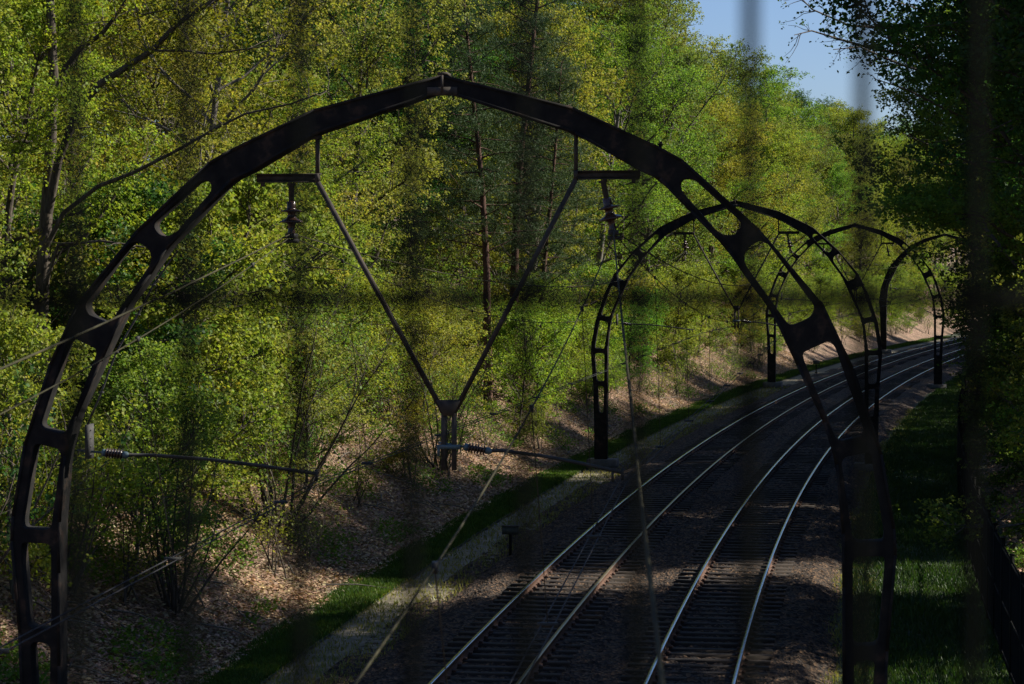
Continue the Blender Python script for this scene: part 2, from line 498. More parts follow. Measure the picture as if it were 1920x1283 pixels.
def make_arch(solid=False):
    root = empty('catenary_arch')
    for side in (-1, 1):
        me = rib_mesh(side, not solid); reg(link('arch_rib', me, root))
        f = TB(); f.box((side * 4.95, 0, .12), (1.1, .9, .5)); f.obj('footing', M['concrete'], root)
        # edge flanges, thin proud strips following the rib
        fl = TB()
        for L in (OUT, INN):
            for a, b in zip(L[:-1], L[1:]):
                for yy in (-DEPTH / 2 + .008, DEPTH / 2 - .008):
                    c = ((a[0] + b[0]) / 2, (a[1] + b[1]) / 2); dx = b[0] - a[0]; dz = b[1] - a[1]
                    if (dx * dx + dz * dz) < .04: continue
                    sgn = -1 if L is OUT else 1
                    n = Vector((-dz, dx)).normalized()
                    n = n * (1 if (n.x * c[0] + n.y * (c[1] - 4)) * (sgn) > 0 else -1)
                    q = .018
                    fl.bar((side * (a[0] + n.x * q), yy * 1.06, a[1] + n.y * q), (side * (b[0] + n.x * q), yy * 1.06, b[1] + n.y * q), .035, .03, 0)
        fl.obj('edge_flange', M['arch'], root)
    a = TB()
    a.box((-.0, -.005, OUT[0][1] - .11), (.03, DEPTH + .06, .2)); a.box((0, -.14, OUT[0][1] - .2), (.36, .02, .10))
    a.box((0, .0, OUT[0][1] + .012), (.12, DEPTH + .02, .03))
    a.obj('apex_plate', M['steel'], root)
    b = TB(); u, v = px2uv(1237, 276); b.bar((u, 0, v - .02), (u + .01, 0, v + .06), .035, .035); b.box((u, 0, v + .03), (.06, .06, .02)); b.obj('bolt_stub', M['arch'], root)
    # hangers
    hp = {}
    for side, xt, yt, yb, x0, x1 in ((-1, 597, 262, 332, 482, 601), (1, 1080, 254, 326, 1077, 1200)):
        u, vt = px2uv(xt, yt); _, vb = px2uv(xt, yb)
        t = TB(); t.bar((u, -.02, vb), (u, -.02, vt + .08), .045, .05); t.box((u, -.03, vt + .02), (.1, .06, .05)); t.obj('hanger_post', M['steel'], root)
        ua, va = px2uv(x0, 335 if side < 0 else 329); ub, _ = px2uv(x1, 330)
        t = TB(); zc = va
        t.box(((ua + ub) / 2, 0, zc), (ub - ua, .012, .085)); t.box(((ua + ub) / 2, 0, zc + .048), (ub - ua + .02, .1, .012)); t.box(((ua + ub) / 2, 0, zc - .048), (ub - ua - .03, .1, .012))
        t.box((u, -.055, zc), (.05, .012, .1)); t.box((ua + (ub - ua) * (.1 if side < 0 else .9), 0, zc - .075), (.04, .06, .05))
        t.obj('hanger_beam', M['steel'], root)
        hp[side] = (u, zc)
    # V struts
    ubtm, vbtm = px2uv(842, 770)
    for side, dx in ((-1, -.075), (1, .075)):
        u, z = hp[side]
        t = TB(); t.bar((u, -.03, z - .05), (ubtm + dx * .9, -.03, vbtm - .02), .055, .06); t.bar((u + .02 * side, .012, z - .05), (ubtm + dx * .9 + .02 * side, .012, vbtm), .012, .05)
        t.obj('diagonal_strut', M['steel'], root)
        t = TB(); t.bar((ubtm + dx * .85, -.02, vbtm + .02), (ubtm + dx * .85, -.02, vbtm - .72), .055, .06)
        t.bar((ubtm + dx * .5, .01, vbtm + .02), (ubtm + dx * .5, .01, vbtm - .72), .012, .055)
        t.obj('drop_post', M['steel'], root)
    t = TB(); gx = ubtm
    V = [(gx - .15, 0, vbtm + .13), (gx + .15, 0, vbtm + .13), (gx + .06, 0, vbtm - .06), (gx - .06, 0, vbtm - .06)]
    V = [(x, -.07, z) for x, y, z in V] + [(x, -.058, z) for x, y, z in V]
    t.add(V, [[0, 1, 2, 3], [7, 6, 5, 4], [0, 4, 5, 1], [1, 5, 6, 2], [2, 6, 7, 3], [3, 7, 4, 0]]); t.obj('gusset_plate', M['steel'], root)
    # suspension insulators
    for side, x, lean in ((-1, 547, 0.0), (1, 1130, .20)):
        u, _ = px2uv(x, 340); z = hp[side][1] - .06
        d = Vector((math.sin(lean), 0, -math.cos(lean))); p = Vector((u, 0, z))
        t = TB(); t.tube([p, p + d * .24], .034, 10); t.tube([p, p + d * .03], .055, 8); rod = t.obj('suspension_rod', M['galv'], root)
        t = TB(); lathe(t, [(.22, .04), (.23, .055), (.30, .055), (.32, .06), (.33, .125), (.345, .13), (.355, .05), (.40, .05), (.43, .07), (.46, .14), (.475, .15), (.485, .06), (.5, .045), (.56, .04), (.58, .05), (.62, .045)], p, d, 14)
        t.obj('suspension_insulator', M['insul'], root)
        t = TB(); q = p + d * .64; t.box(q, (.11, .22, .06)); t.box(q + d * .06, (.16, .12, .05)); t.tube([p + d * .58, q], .02, 6)
        t.obj('wire_clamp', M['wire_dark'], root)
        SUSP[side] = (q.x, q.z)
    # registration arms
    def arm(x0, y0, x1, y1):
        u0, v0 = px2uv(x0, y0); u1, v1 = px2uv(x1, y1)
        p = Vector((u0, -.02, v0)); q = Vector((u1, -.02, v1)); d = (q - p).normalized()
        r = empty('steady_arm'); r.parent = root; reg(r)
        t = TB(); mid = p.lerp(q, .5) + Vector((0, 0, .045))
        t.tube([p + d * .3, p.lerp(q, .25) + Vector((0, 0, .03)), mid, p.lerp(q, .75) + Vector((0, 0, .03)), q], .022, 8)
        t.box(q + Vector((-.12, 0, -.03)), (.03, .03, .16)); t.box(q + Vector((-.0, 0, -.02)), (.03, .03, .14))
        t.obj('arm_tube', M['wire_dark'], r)
        t = TB(); prof = []
        for i in range(6):
            b = .07 + i * .036
            prof += [(b, .032), (b + .006, .062), (b + .014, .062), (b + .022, .032)]
        lathe(t, [(.05, .032)] + prof + [(.29, .03)], p, d, 10)
        t.obj('arm_insulator', M['insul'], r)
        t = TB(); lathe(t, [(-.3, .014), (.02, .014), (.02, .045), (.07, .045), (.07, .03)], p, d, 10); t.obj('insulator_cap', M['insul_blue'], r)
        t = TB(); lathe(t, [(.28, .03), (.28, .042), (.33, .042), (.36, .022)], p, d, 10); t.obj('insulator_cap', M['insul_blue'], r)
        return u1, v1
    CT[-1] = arm(188, 849, 593, 889)
    CT[1] = arm(868, 838, 1168, 887)
    t = TB(); u, v = px2uv(842, 838); t.box((u, -.06, v), (.28, .03, .05)); t.box((u - .12, -.06, v - .05), (.03, .03, .12)); t.obj('arm_clamp', M['insul_blue'], root)
    t = TB(); u, v = px2uv(166, 828); t.box((u, -.0, v), (.05, .2, .42))
    for k in range(4): t.tube([(u + .02, -.05, v - .16 + k * .1), (u + .04, -.05, v - .16 + k * .1)], .012, 6)
    t.obj('leg_bracket', M['galv'], root)
    # cable run down the inside of the left leg, held by clips
    if True:
        pts = []
        for x, y in ((337, 470), (291, 534), (262, 590), (221, 660), (193, 735), (167, 795)):
            u, v = px2uv(x, y); pts.append((u + .02, -DEPTH / 2 - .02, v))
        t = TB(); t.tube(pts, .012, 6)
        for q in pts[1:-1]: t.box(q, (.06, .02, .02))
        t.obj('leg_cable', M['galv'], root)
    if solid:
        t = TB()
        for k in range(2):
            pts = [(px2uv(x, y)[0] * 1 + k * .14, -DEPTH / 2 - .03, px2uv(x, y)[1]) for x, y in ((196, 590), (150, 700), (120, 790), (105, 850))]
            t.tube(pts, .03, 6)
        t.obj('conduit', M['galv'], root)
    return root
SUSP = {}; CT = {}
ARCH = [(27.6, -.42, 'nearest dark steel catenary arch, its legs reaching below the picture'),
        (84.8, -.60, 'second dark steel catenary arch, standing whole behind the nearest one'),
        (138.7, -.50, 'third catenary arch along the line, its top touching the dark right branches'),
        (190.0, -.45, 'farthest catenary arch with thick solid legs, half hidden by the right trees')]
arch0 = make_arch()
frames = []
for i, (s, o, lab) in enumerate(ARCH):
    r = arch0 if i == 0 else (copy_tree(arch0) if i < 3 else make_arch(True))
    tt = th(s)
    r.location = (-.815, 27.6, 0) if i == 0 else P(s, o)
    r.rotation_euler = (0, 0, -tt)
    tag(r, lab, 'catenary arch', 'catenary arches over the railway')
    frames.append((Vector(r.location), tt, s))
def loc2w(i, u, y, v):
    c, t, s = frames[i]
    return Vector((c.x + u * math.cos(t) + y * math.sin(t), c.y - u * math.sin(t) + y * math.cos(t), v))

# ------------------------------------------------------------------ overhead wires
def span(p, q, sag, n=24, f0=0.0):
    out = []
    for k in range(n + 1):
        f = k / n
        out.append((p.lerp(q, f) - Vector((0, 0, 4 * sag * f * (1 - f)))))
    return out
dirn = Vector((math.sin(th(5)), math.cos(th(5)), 0))
for side, nm, where in ((-1, 'left', 'left'), (1, 'right', 'right')):
    u, v = SUSP[side]
    sus = [loc2w(i, u, 0, v) for i in range(4)]
    # messenger
    prev = sus[0] - dirn * 56 + Vector((0.0, 0, 0))
    pts = [p for p in span(prev, sus[0], 2.25, 48) if p.y > 1.6]
    m_pts = list(pts)
    for a, b in zip(sus[:-1], sus[1:]): m_pts += span(a, b, 1.75, 30)[1:]
    last = P(246, -1.9 * 1 if side < 0 else 1.9, 8); m_pts += span(sus[3], last, 1.7, 20)[1:]
    t = TB(); t.tube(m_pts, .007, 5)
    mo = empty('messenger_wire'); tag(mo, f'upper carrying cable with droppers above the {where} track', 'overhead wire', 'overhead wires')
    t.obj('cable', M['copper'], mo)
    # contact wires: two
    uc, vc = CT[side]
    alt = [0, .55, 0, .5]
    cps = [loc2w(i, uc - (alt[i] * (1 if side > 0 else -1) if i else 0) * .6, 0, vc - .07) for i in range(4)]
    cprev = cps[0] - dirn * 56
    cbase = [cprev] + cps + [P(246, -2.0 if side < 0 else 2.0, vc - .07)]
    def cw(y):
        for a, b in zip(cbase[:-1], cbase[1:]):
            if a.y <= y <= b.y: return a.lerp(b, (y - a.y) / (b.y - a.y))
        return cbase[-1]
    for dx, word in ((-.045, 'left'), (.045, 'right')):
        t = TB(); ys = [2] + [p.y for p in cps] + [cbase[-1].y]
        t.tube([cw(y) + Vector((dx, 0, -.05)) for y in ys], .0065, 5)
        o = t.obj('contact_wire', M['contact'])
        tag(o, f'thin contact wire over the {where} track, the {word} of its pair', 'overhead wire', 'overhead wires')
    # droppers
    arr = m_pts
    dy = 5.3 if side > 0 else 4.9
    y = 6.0
    while y < 235:
        for a, b in zip(arr[:-1], arr[1:]):
            if a.y <= y <= b.y: top = a.lerp(b, (y - a.y) / (b.y - a.y)); break
        near = min(abs(y - p.y) for p in sus)
        if near > 2.2:
            bot = cw(y)
            t = TB(); t.tube([top, bot + Vector((0, 0, -.03))], .0038, 4)
            t.box(top, (.03, .10, .05)); t.box(bot + Vector((0, 0, -.045)), (.15, .05, .03))
            t.obj('dropper', M['wire_dark'], mo)
        y += dy
    # feeder
    k = .038
    pf = [sus[0]] 
    fp = []
    for D in (1.35, 3, 6, 9, 12.5, 16, 20, 24, 27.3):
        X = sus[0].x - k * (27.3 - D)
        z = sus[0].z - (27.3 - D) * .066 + .0006 * (27.3 - D) * (D - 1)*-1
        fp.append(Vector((X, D, z)))
    f_pts = fp[:-1] + [sus[0] + Vector((0, 0, .03))]
    for a, b in zip(sus[:-1], sus[1:]): f_pts += span(a + Vector((0, 0, .03)), b + Vector((0, 0, .03)), .95, 24)[1:]
    f_pts += span(sus[3], last + Vector((0, 0, .3)), .9, 12)[1:]
    t = TB(); t.tube(f_pts, .009, 5)
    o = t.obj('feeder_cable', M['copper'])
    tag(o, f'taut feeder cable from the {where} hanging insulators to the footbridge', 'overhead wire', 'overhead wires')

# ------------------------------------------------------------------ bridge fence in front of the lens
br = empty('mesh_fence', (0, 1.02, 6.6))
tag(br, 'dark green wire mesh bridge fence close to the lens, thrown out of focus', 'fence')
x0 = (140 - 960) / 4300 * 1.02
for pn in range(-1, 2):
    t = TB(); base = x0 + .2 + pn * 2.5
    xs = [x0 + .05 * k for k in range(-70, 90) if abs(x0 + .05 * k - base) < 1.245]
    for x in xs: t.tube([(x, 0, .1), (x, 0, 2.4)], .0036, 6)
    for zz in [7.813 - 6.6 + .2 * k for k in range(-5, 6)]:
        if .08 < zz < 2.45:
            for yy in (-.009, .009): t.tube([(base - 1.24, yy, zz), (base + 1.24, yy, zz)], .0046, 6)
    t.obj('mesh_panel', M['fence_green'], br)
for pn in range(-1, 3):
    t = TB(); x = x0 + .2 - 1.25 + pn * 2.5; t.box((x, .04, 1.2), (.06, .05, 2.5)); t.box((x, .04, 2.46), (.064, .054, .02)); t.obj('fence_post', M['fence_green'], br)
dk = TB(); dk.box((0, -.4, -.25), (14, 3.4, .3)); dk.box((0, 1.16, -.2), (14, .26, .66))
dko = dk.obj('footbridge_deck', M['concrete']); dko.location = (0, 0, 6.28)
tag(dko, 'concrete footbridge deck and kerb under the mesh fence, below the view', 'footbridge')

# ------------------------------------------------------------------ dark lineside fence on the right
lf = empty('lineside_fence', P(60, 7.5))
tag(lf, 'tall dark railing fence curving along the foot of the right bank', 'fence')
s = 33.0; fence_post = None
while s < 130:
    a = P(s, 7.55) - lf.location; b = P(s + 2.5, 7.55) - lf.location
    t = TB(); n = 22
    for k in range(n):
        p = a.lerp(b, (k + .5) / n); t.tube([p + Vector((0, 0, .12)), p + Vector((0, 0, 2.32))], .011, 4)
    for zz in (.25, 1.2, 2.25): t.bar(a + Vector((0, 0, zz)), b + Vector((0, 0, zz)), .05, .035, up=(0, 0, 1))
    t.obj('fence_panel', M['fence_dark'], lf)
    t = TB(); t.box(a + Vector((0, 0, 1.2)), (.07, .07, 2.45)); t.box(a + Vector((0, 0, 2.43)), (.085, .085, .03)); t.obj('fence_post', M['fence_dark'], lf)
    s += 2.5

# ------------------------------------------------------------------ small trackside boxes
def make_box():
    r = empty('trackside_box')
    t = TB(); t.box((0, 0, .3), (.07, .07, .7)); t.box((0, 0, .02), (.2, .2, .06)); t.obj('post', M['fence_dark'], r)
    t = TB(); t.box((0, 0, .72), (.42, .2, .2)); t.box((-.16, -.105, .72), (.02, .02, .2)); t.obj('housing', noisy('box_paint', [(.3, (.05, .06, .05)), (.7, (.09, .095, .08))], 8, .7), r)
    t = TB(); t.box((0, 0, .83), (.46, .24, .025)); t.obj('lid', M['steel'], r)
    return r
b0 = make_box()
for i, (px, py, lab) in enumerate(((957, 1049, 'small dark box on a post beside the footpath near the nearest rails'), (1531, 700, 'far small dark box on a post at the edge of sunlit grass'))):
    D = 4300 * 7.83 / (py - 488)
    b = b0 if i == 0 else copy_tree(b0)
    b.location = at(px, py, D); b.location.z = 0.02; b.rotation_euler = (0, 0, -.1)
    tag(b, lab, 'trackside box', 'boxes beside the path')

# ------------------------------------------------------------------ vegetation generators
def leaves(C, spread, n_per, size, rg, flat=.6, upb=.7):
    """C (m,3) cluster centres"""
    m = len(C); C = np.asarray(C)
    N = m * n_per
    if n_per >= 16:
        g = 12; ns = -(-n_per // g)
        sub = np.repeat(C, ns, 0) + rg.normal(0, 1, (m * ns, 3)) * np.array([spread, spread, spread * flat])
        pick = (np.arange(m)[:, None] * ns + np.arange(n_per)[None] // g).ravel()
        c = sub[pick] + rg.normal(0, 1, (N, 3)) * size * np.array([.95, .95, .65])
    else:
        c = np.repeat(C, n_per, 0) + rg.normal(0, 1, (N, 3)) * np.array([spread, spread, spread * flat])
    nrm = rg.normal(0, 1, (N, 3)); nrm[:, 2] = np.abs(nrm[:, 2]) * .6 + upb; nrm /= np.linalg.norm(nrm, axis=1)[:, None]
    a = rg.normal(0, 1, (N, 3)); a -= nrm * (a * nrm).sum(1)[:, None]; a /= np.linalg.norm(a, axis=1)[:, None]
    b = np.cross(nrm, a)
    sz = size * rg.uniform(.55, 1.25, N)[:, None]
    V = np.empty((N, 4, 3), np.float32)
    V[:, 0] = c - a * sz * .55
    V[:, 1] = c + b * sz * .42 + nrm * sz * .13 - a * sz * .05
    V[:, 2] = c + a * sz * .55
    V[:, 3] = c - b * sz * .42 + nrm * sz * .13 - a * sz * .05
    return V
def nrmz(v): return v / (np.linalg.norm(v) + 1e-9)
def bend(p, d, L, n, rg, curl=.15, up=.0):
    pts = [p]; d = nrmz(d)
    for i in range(n):
        d = nrmz(d + rg.normal(0, curl, 3) + np.array([0, 0, up]))
        pts.append(pts[-1] + d * L / n)
    return np.array(pts), d
def gen_tree(seed, H, R, low=.25, limbs=20, leafsize=.085, npc=34, spread=.36, lean=0.0, dens=1.0, rad=.17, twig=True):
    rg = np.random.default_rng(seed)
    tb = TB(); C = []
    tr, _ = bend(np.zeros(3) - np.array([0, 0, .5]), np.array([lean, 0, 1.]), H * .93, 12, rg, .05, .05)
    zs = np.linspace(0, 1, len(tr))
    tb.tube(tr, rad * (1 - zs * .9) + .012, 8)
    for li in range(limbs):
        f = low + (1 - low) * (li + rg.uniform(0, .8)) / limbs; f = min(f, .98)
        k = f * (len(tr) - 1); i0 = int(k); p = tr[i0] + (tr[min(i0 + 1, len(tr) - 1)] - tr[i0]) * (k - i0)
        az = li * 2.4 + rg.uniform(-.5, .5)
        el = rg.uniform(.15, .6) + f * .5
        env = math.sin(min(1, (f - low * .6) / (1 - low * .6) * .98 + .12) * math.pi) ** .55
        L = R * env * rg.uniform(.5, 1.4) + .6
        d = np.array([math.cos(az) * math.cos(el), math.sin(az) * math.cos(el), math.sin(el)])
        lp, _ = bend(p, d, L, 6, rg, .16, .06)
        r0 = max(.028, rad * (1 - f * .8) * .6)
        tb.tube(lp, np.linspace(r0, .012, 7), 5, cap=False)
        nsub = int(5 + L * 1.8)
        for q in range(nsub):
            g_ = .25 + .75 * (q + rg.uniform(0, 1)) / nsub; kk = min(g_, .999) * 6; j0 = int(kk)
            sp_ = lp[j0] + (lp[j0 + 1] - lp[j0]) * (kk - j0)
            dd = nrmz(lp[j0 + 1] - lp[j0]) + rg.normal(0, .65, 3) * np.array([1, 1, .6])
            Ls = (.4 + .35 * L * (1.1 - g_)) * rg.uniform(.6, 1.2)
            spp, _ = bend(sp_, dd, Ls, 3, rg, .2, .05)
            tb.tube(spp, np.linspace(.02, .006, 4), 4, cap=False)
            if rg.uniform() < dens:
                for e in (1, 2, 3):
                    if e == 1 and rg.uniform() < .5: continue
                    C.append(spp[e] + rg.normal(0, .1, 3))
        C.append(lp[-1])
    V = leaves(C, spread, npc, leafsize, rg, .38, .55)
    return tb, V
def gen_shrub(seed, H, stems=7, leafsize=.08, npc=22, spread=.26, dens=.8, fan=.5):
    rg = np.random.default_rng(seed); tb = TB(); C = []
    for s_ in range(stems):
        az = rg.uniform(0, 6.28); el = rg.uniform(.05, fan)
        d = np.array([math.cos(az) * el, math.sin(az) * el, 1.])
        h = H * rg.uniform(.6, 1.05)
        p, _ = bend(np.array([rg.normal(0, .15), rg.normal(0, .15), -.2]), d, h, 7, rg, .1, .04)
        tb.tube(p, np.linspace(.028, .006, 8) * H / 3.5, 5, cap=False)
        for q in range(int(7 + H * 2)):
            g_ = rg.uniform(.3, 1); kk = min(g_, .999) * 7; j0 = int(kk)
            b = p[j0] + (p[j0 + 1] - p[j0]) * (kk - j0)
            dd = nrmz(p[j0 + 1] - p[j0]) * .6 + rg.normal(0, .6, 3) * np.array([1, 1, .4])
            sp_, _ = bend(b, dd, h * rg.uniform(.12, .32), 3, rg, .15, .03)
            tb.tube(sp_, np.linspace(.009, .003, 4), 3, cap=False)
            if rg.uniform() < dens: C += [sp_[-1], sp_[2]]
    return tb, leaves(C, spread, npc, leafsize, rg, .5, .5)
def gen_pine(seed, H, R, low=.35):
    rg = np.random.default_rng(seed); tb = TB(); C = []
    tr, _ = bend(np.array([0, 0, -.5]), np.array([.02, 0, 1.]), H, 10, rg, .025, .05)
    tb.tube(tr, np.linspace(.2, .03, 11), 8)
    n = int(H * 4.5)
    for li in range(n):
        f = low + (1 - low) * li / n; k = min(f, .999) * 10; i0 = int(k); p = tr[i0] + (tr[i0 + 1] - tr[i0]) * (k - i0)
        az = li * 2.4; L = R * (1.05 - f) / (1.05 - low) * rg.uniform(.6, 1.15) + .5
        d = np.array([math.cos(az), math.sin(az), rg.uniform(-.1, .35)])
        lp, _ = bend(p, d, L, 5, rg, .12, .02); tb.tube(lp, np.linspace(.035, .008, 6), 4, cap=False)
        for q in range(int(4 + L * 5)):
            g_ = rg.uniform(.25, 1); kk = min(g_, .999) * 5; j0 = int(kk); b = lp[j0] + (lp[j0 + 1] - lp[j0]) * (kk - j0)
            C.append(b + rg.normal(0, .22, 3) * np.array([1, 1, .45]))
    C = np.array(C)
    V = leaves(C, .17, 34, .1, rg, .5, .2)
    # narrow needles
    mid = V.mean(1, keepdims=True); ax = V[:, 2:3] - V[:, 0:1]
    V2 = V.copy(); V2[:, 1] = mid[:, 0] + (V[:, 1] - mid[:, 0]) * .3; V2[:, 3] = mid[:, 0] + (V[:, 3] - mid[:, 0]) * .3
    V2[:, 0] -= (ax * .35)[:, 0]; V2[:, 2] += (ax * .35)[:, 0]
    return tb, V2

PROTO = {}
def proto(key, kind, tb, V, bark, leaf, names=('trunk', 'crown')):
    tm = quads_mesh(kind + '_' + names[0], np.concatenate(tb.V), [M[bark]], np.concatenate(tb.F), None, True)
    lm = quads_mesh(kind + '_' + names[1], V, [M[leaf]])
    PROTO[key] = (kind, tm, lm, names)
def plant(key, loc, scale, rz, color, label, cat, group, sz=None, barkm=None):
    kind, tm, lm, names = PROTO[key]
    r = empty(kind, loc, rz); r.scale = (scale, scale, sz or scale)
    a = link(names[0], tm, r); b = link(names[1], lm, r)
    b.color = (*color, 1)
    tag(r, label, cat, group)
    return r
proto('A', 'broadleaf_tree', *gen_tree(11, 15, 4.6, .2, 27, .088, 62, .40), 'bark', 'leaf')
proto('B', 'broadleaf_tree', *gen_tree(12, 16, 4.0, .22, 27, .082, 64, .38), 'bark', 'leaf')
proto('C', 'broadleaf_tree', *gen_tree(13, 14.5, 5.0, .15, 25, .092, 56, .42, lean=.06), 'bark', 'leaf')
proto('D', 'broadleaf_tree', *gen_tree(14, 17, 3.8, .25, 28, .084, 56, .38, dens=.85), 'bark_pale', 'leaf')
proto('E', 'broadleaf_tree', *gen_tree(15, 15.5, 4.6, .12, 28, .095, 58, .42), 'bark_pale', 'leaf')
proto('Y', 'young_tree', *gen_tree(16, 7.5, 2.3, .1, 20, .095, 44, .28, rad=.06), 'bark', 'leaf')
proto('Z', 'young_tree', *gen_tree(17, 6.5, 2.6, .08, 20, .09, 42, .28, rad=.055, lean=.12), 'bark_pale', 'leaf')
proto('S', 'shrub', *gen_shrub(21, 3.8, 10, .08, 24, .3, .7, .55), 'bark', 'leaf', ('stems', 'foliage'))
proto('T', 'shrub', *gen_shrub(22, 4.4, 12, .085, 20, .32, .65, .8), 'bark', 'leaf', ('stems', 'foliage'))
proto('V', 'shrub', *gen_shrub(24, 2.8, 9, .075, 7, .25, .35, .8), 'bark_pale', 'leaf', ('stems', 'foliage'))
proto('W', 'shrub', *gen_shrub(25, 3.6, 5, .075, 12, .3, .4, .35), 'bark', 'leaf', ('stems', 'foliage'))
proto('H', 'multi_stem_tree', *gen_shrub(26, 6.0, 15, .08, 14, .3, .5, .95), 'bark', 'leaf', ('stems', 'foliage'))
proto('U', 'shrub', *gen_shrub(23, 3.0, 8, .075, 24, .28, .75, .6), 'bark_pale', 'leaf', ('stems', 'foliage'))
proto('F', 'broadleaf_tree', *gen_tree(18, 17, 4.9, .42, 36, .1, 74, .4), 'bark', 'leaf')
proto('G', 'broadleaf_tree', *gen_tree(19, 18, 4.7, .45, 36, .1, 74, .4), 'bark', 'leaf')
proto('P', 'pine_tree', *gen_pine(31, 19, 3.2), 'bark_pine', 'needle')

ONES = ['', 'first', 'second', 'third', 'fourth', 'fifth', 'sixth', 'seventh', 'eighth', 'ninth', 'tenth', 'eleventh', 'twelfth', 'thirteenth', 'fourteenth', 'fifteenth', 'sixteenth', 'seventeenth', 'eighteenth', 'nineteenth']
def ordw(n):
    if n < 20: return ONES[n]
    t = ['', '', 'twenty', 'thirty', 'forty', 'fifty', 'sixty', 'seventy', 'eighty', 'ninety'][n // 10]
    if n % 10 == 0: return {'twenty': 'twentieth', 'thirty': 'thirtieth', 'forty': 'fortieth', 'fifty': 'fiftieth', 'sixty': 'sixtieth', 'seventy': 'seventieth', 'eighty': 'eightieth', 'ninety': 'ninetieth'}[t]
    return t + ' ' + ONES[n % 10]
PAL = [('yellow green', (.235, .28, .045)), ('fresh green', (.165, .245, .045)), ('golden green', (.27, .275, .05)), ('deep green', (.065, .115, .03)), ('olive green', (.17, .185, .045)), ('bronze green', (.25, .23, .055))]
def jit(c): return tuple(max(.004, v * random.uniform(.88, 1.12)) for v in c)

def tree_row(side, rowname, off0, jo, s0, s1, step, keys, hfun, pal, group, cat='tree', kindword='tree', skip=None, spj=.35, zsink=0):
    n = 0; s = s0
    while s < s1:
        st = step if not callable(step) else step(s)
        ss = s + random.uniform(-spj, spj) * st; off = (off0(ss) if callable(off0) else off0) + random.uniform(-jo, jo)
        s += st
        if skip and skip(ss, off): continue
        n += 1
        key = random.choice(keys); ci = random.choice(pal if not (side == 'left' and ss < 78) else [2, 4, 0, 5, 1, pal[0]] if rowname != 'near thicket' else [1, 1, 0, 3]); cn, c = PAL[ci]
        kk = hfun(ss) * random.uniform(.9, 1.12)
        lab = f'{cn} {kindword}, {ordw(n)} from the camera in the {side} bank\'s {rowname}'
        p = P(ss, off, gz(ss, off) - .1 - zsink)
        plant(key, p, kk, random.uniform(0, 6.28), jit(c), lab, cat, group, kk * random.uniform(.93, 1.1))

Htree = lambda s: float(np.interp(s, [40, 70, 115, 160, 205, 330], [.95, 1.0, 1.42, 1.36, 1.15, 1.1]))
tree_row('left', 'front row', -13.6, 1.0, 43, 370, 7.2, 'ABCDE', lambda s: Htree(s) * .86, [0, 0, 1, 1, 2, 4], 'trees on the left bank', skip=lambda s, o: 82 < s < 105)
tree_row('left', 'second row', -18.5, 1.6, 46, 330, 6.6, 'ABCDE', Htree, [0, 1, 1, 2, 4, 3], 'trees on the left bank', skip=lambda s, o: 104 < s < 112)
tree_row('left', 'third row', -25.5, 2.2, 56, 330, 7.5, 'ABCDE', Htree, [0, 1, 3, 4], 'trees on the left bank')
tree_row('left', 'fourth row', -34, 2.5, 75, 330, 9, 'ABDE', lambda s: Htree(s) * 1.08, [1, 3, 4], 'trees on the left bank')
tree_row('left', 'back row', -46, 3, 95, 260, 10, 'ABDE', lambda s: Htree(s) * 1.15, [1, 3, 4], 'trees on the left bank')
tree_row('left', 'line of saplings', -10.8, 1.3, 41, 250, 5.3, 'YZ', lambda s: .8, [0, 0, 1, 2], 'young trees on the left bank', kindword='young tree')
tree_row('left', 'lower shrub row', -9.2, .8, 44, 240, lambda s: 6.0 if s < 80 else 4.0, 'VVWWU', lambda s: .75, [0, 0, 2, 1], 'shrubs on the left bank', 'shrub', 'shrub', spj=.45)
tree_row('left', 'middle shrub row', -11.6, .9, 37, 330, lambda s: 3.6 if s < 80 else (2.8 if s < 110 else 5.2), 'SVWTW', lambda s: .9, [0, 0, 1, 2], 'shrubs on the left bank', 'shrub', 'shrub', spj=.45)
tree_row('left', 'upper shrub row', -14.0, 1.0, 40, 330, lambda s: 3.0 if s < 110 else 5.4, 'STU', lambda s: 1.05, [0, 1, 4, 2], 'shrubs on the left bank', 'shrub', 'shrub', spj=.45)
tree_row('left', 'crest shrub row', -17.8, 1.2, 46, 200, lambda s: 3.2 if s < 120 else 5.5, 'STU', lambda s: 1.15, [0, 1, 3, 4], 'shrubs on the left bank', 'shrub', 'shrub', spj=.45)
tree_row('left', 'deep shrub row', -22, 1.6, 50, 200, lambda s: 3.6 if s < 120 else 6, 'ST', lambda s: 1.2, [1, 3, 4, 0], 'shrubs on the left bank', 'shrub', 'shrub', spj=.45)
tree_row('left', 'near thicket', -11.4, 1.1, 37, 62, 2.4, 'WVTWY', lambda s: 1.0, [1, 1, 0, 3], 'shrubs on the left bank', 'shrub', 'shrub', spj=.45)
# right side
gap = lambda s, o: False
random.seed(RSEED)
spot = lambda s, o: 54.5 < s - (o - 10) * .25 < 63.5
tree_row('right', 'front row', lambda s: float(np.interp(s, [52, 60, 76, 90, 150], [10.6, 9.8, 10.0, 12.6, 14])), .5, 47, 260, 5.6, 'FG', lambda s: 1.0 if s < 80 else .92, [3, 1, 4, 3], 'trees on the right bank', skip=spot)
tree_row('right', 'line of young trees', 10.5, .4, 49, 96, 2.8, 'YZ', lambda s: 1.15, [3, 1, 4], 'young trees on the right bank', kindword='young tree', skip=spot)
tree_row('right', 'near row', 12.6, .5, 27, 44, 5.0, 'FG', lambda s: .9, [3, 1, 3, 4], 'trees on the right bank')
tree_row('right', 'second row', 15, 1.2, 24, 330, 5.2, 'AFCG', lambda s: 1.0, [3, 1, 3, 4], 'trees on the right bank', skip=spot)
tree_row('right', 'third row', 20.5, 2, 30, 340, 6, 'AFCGE', lambda s: 1.0, [3, 1, 4], 'trees on the right bank', skip=spot)
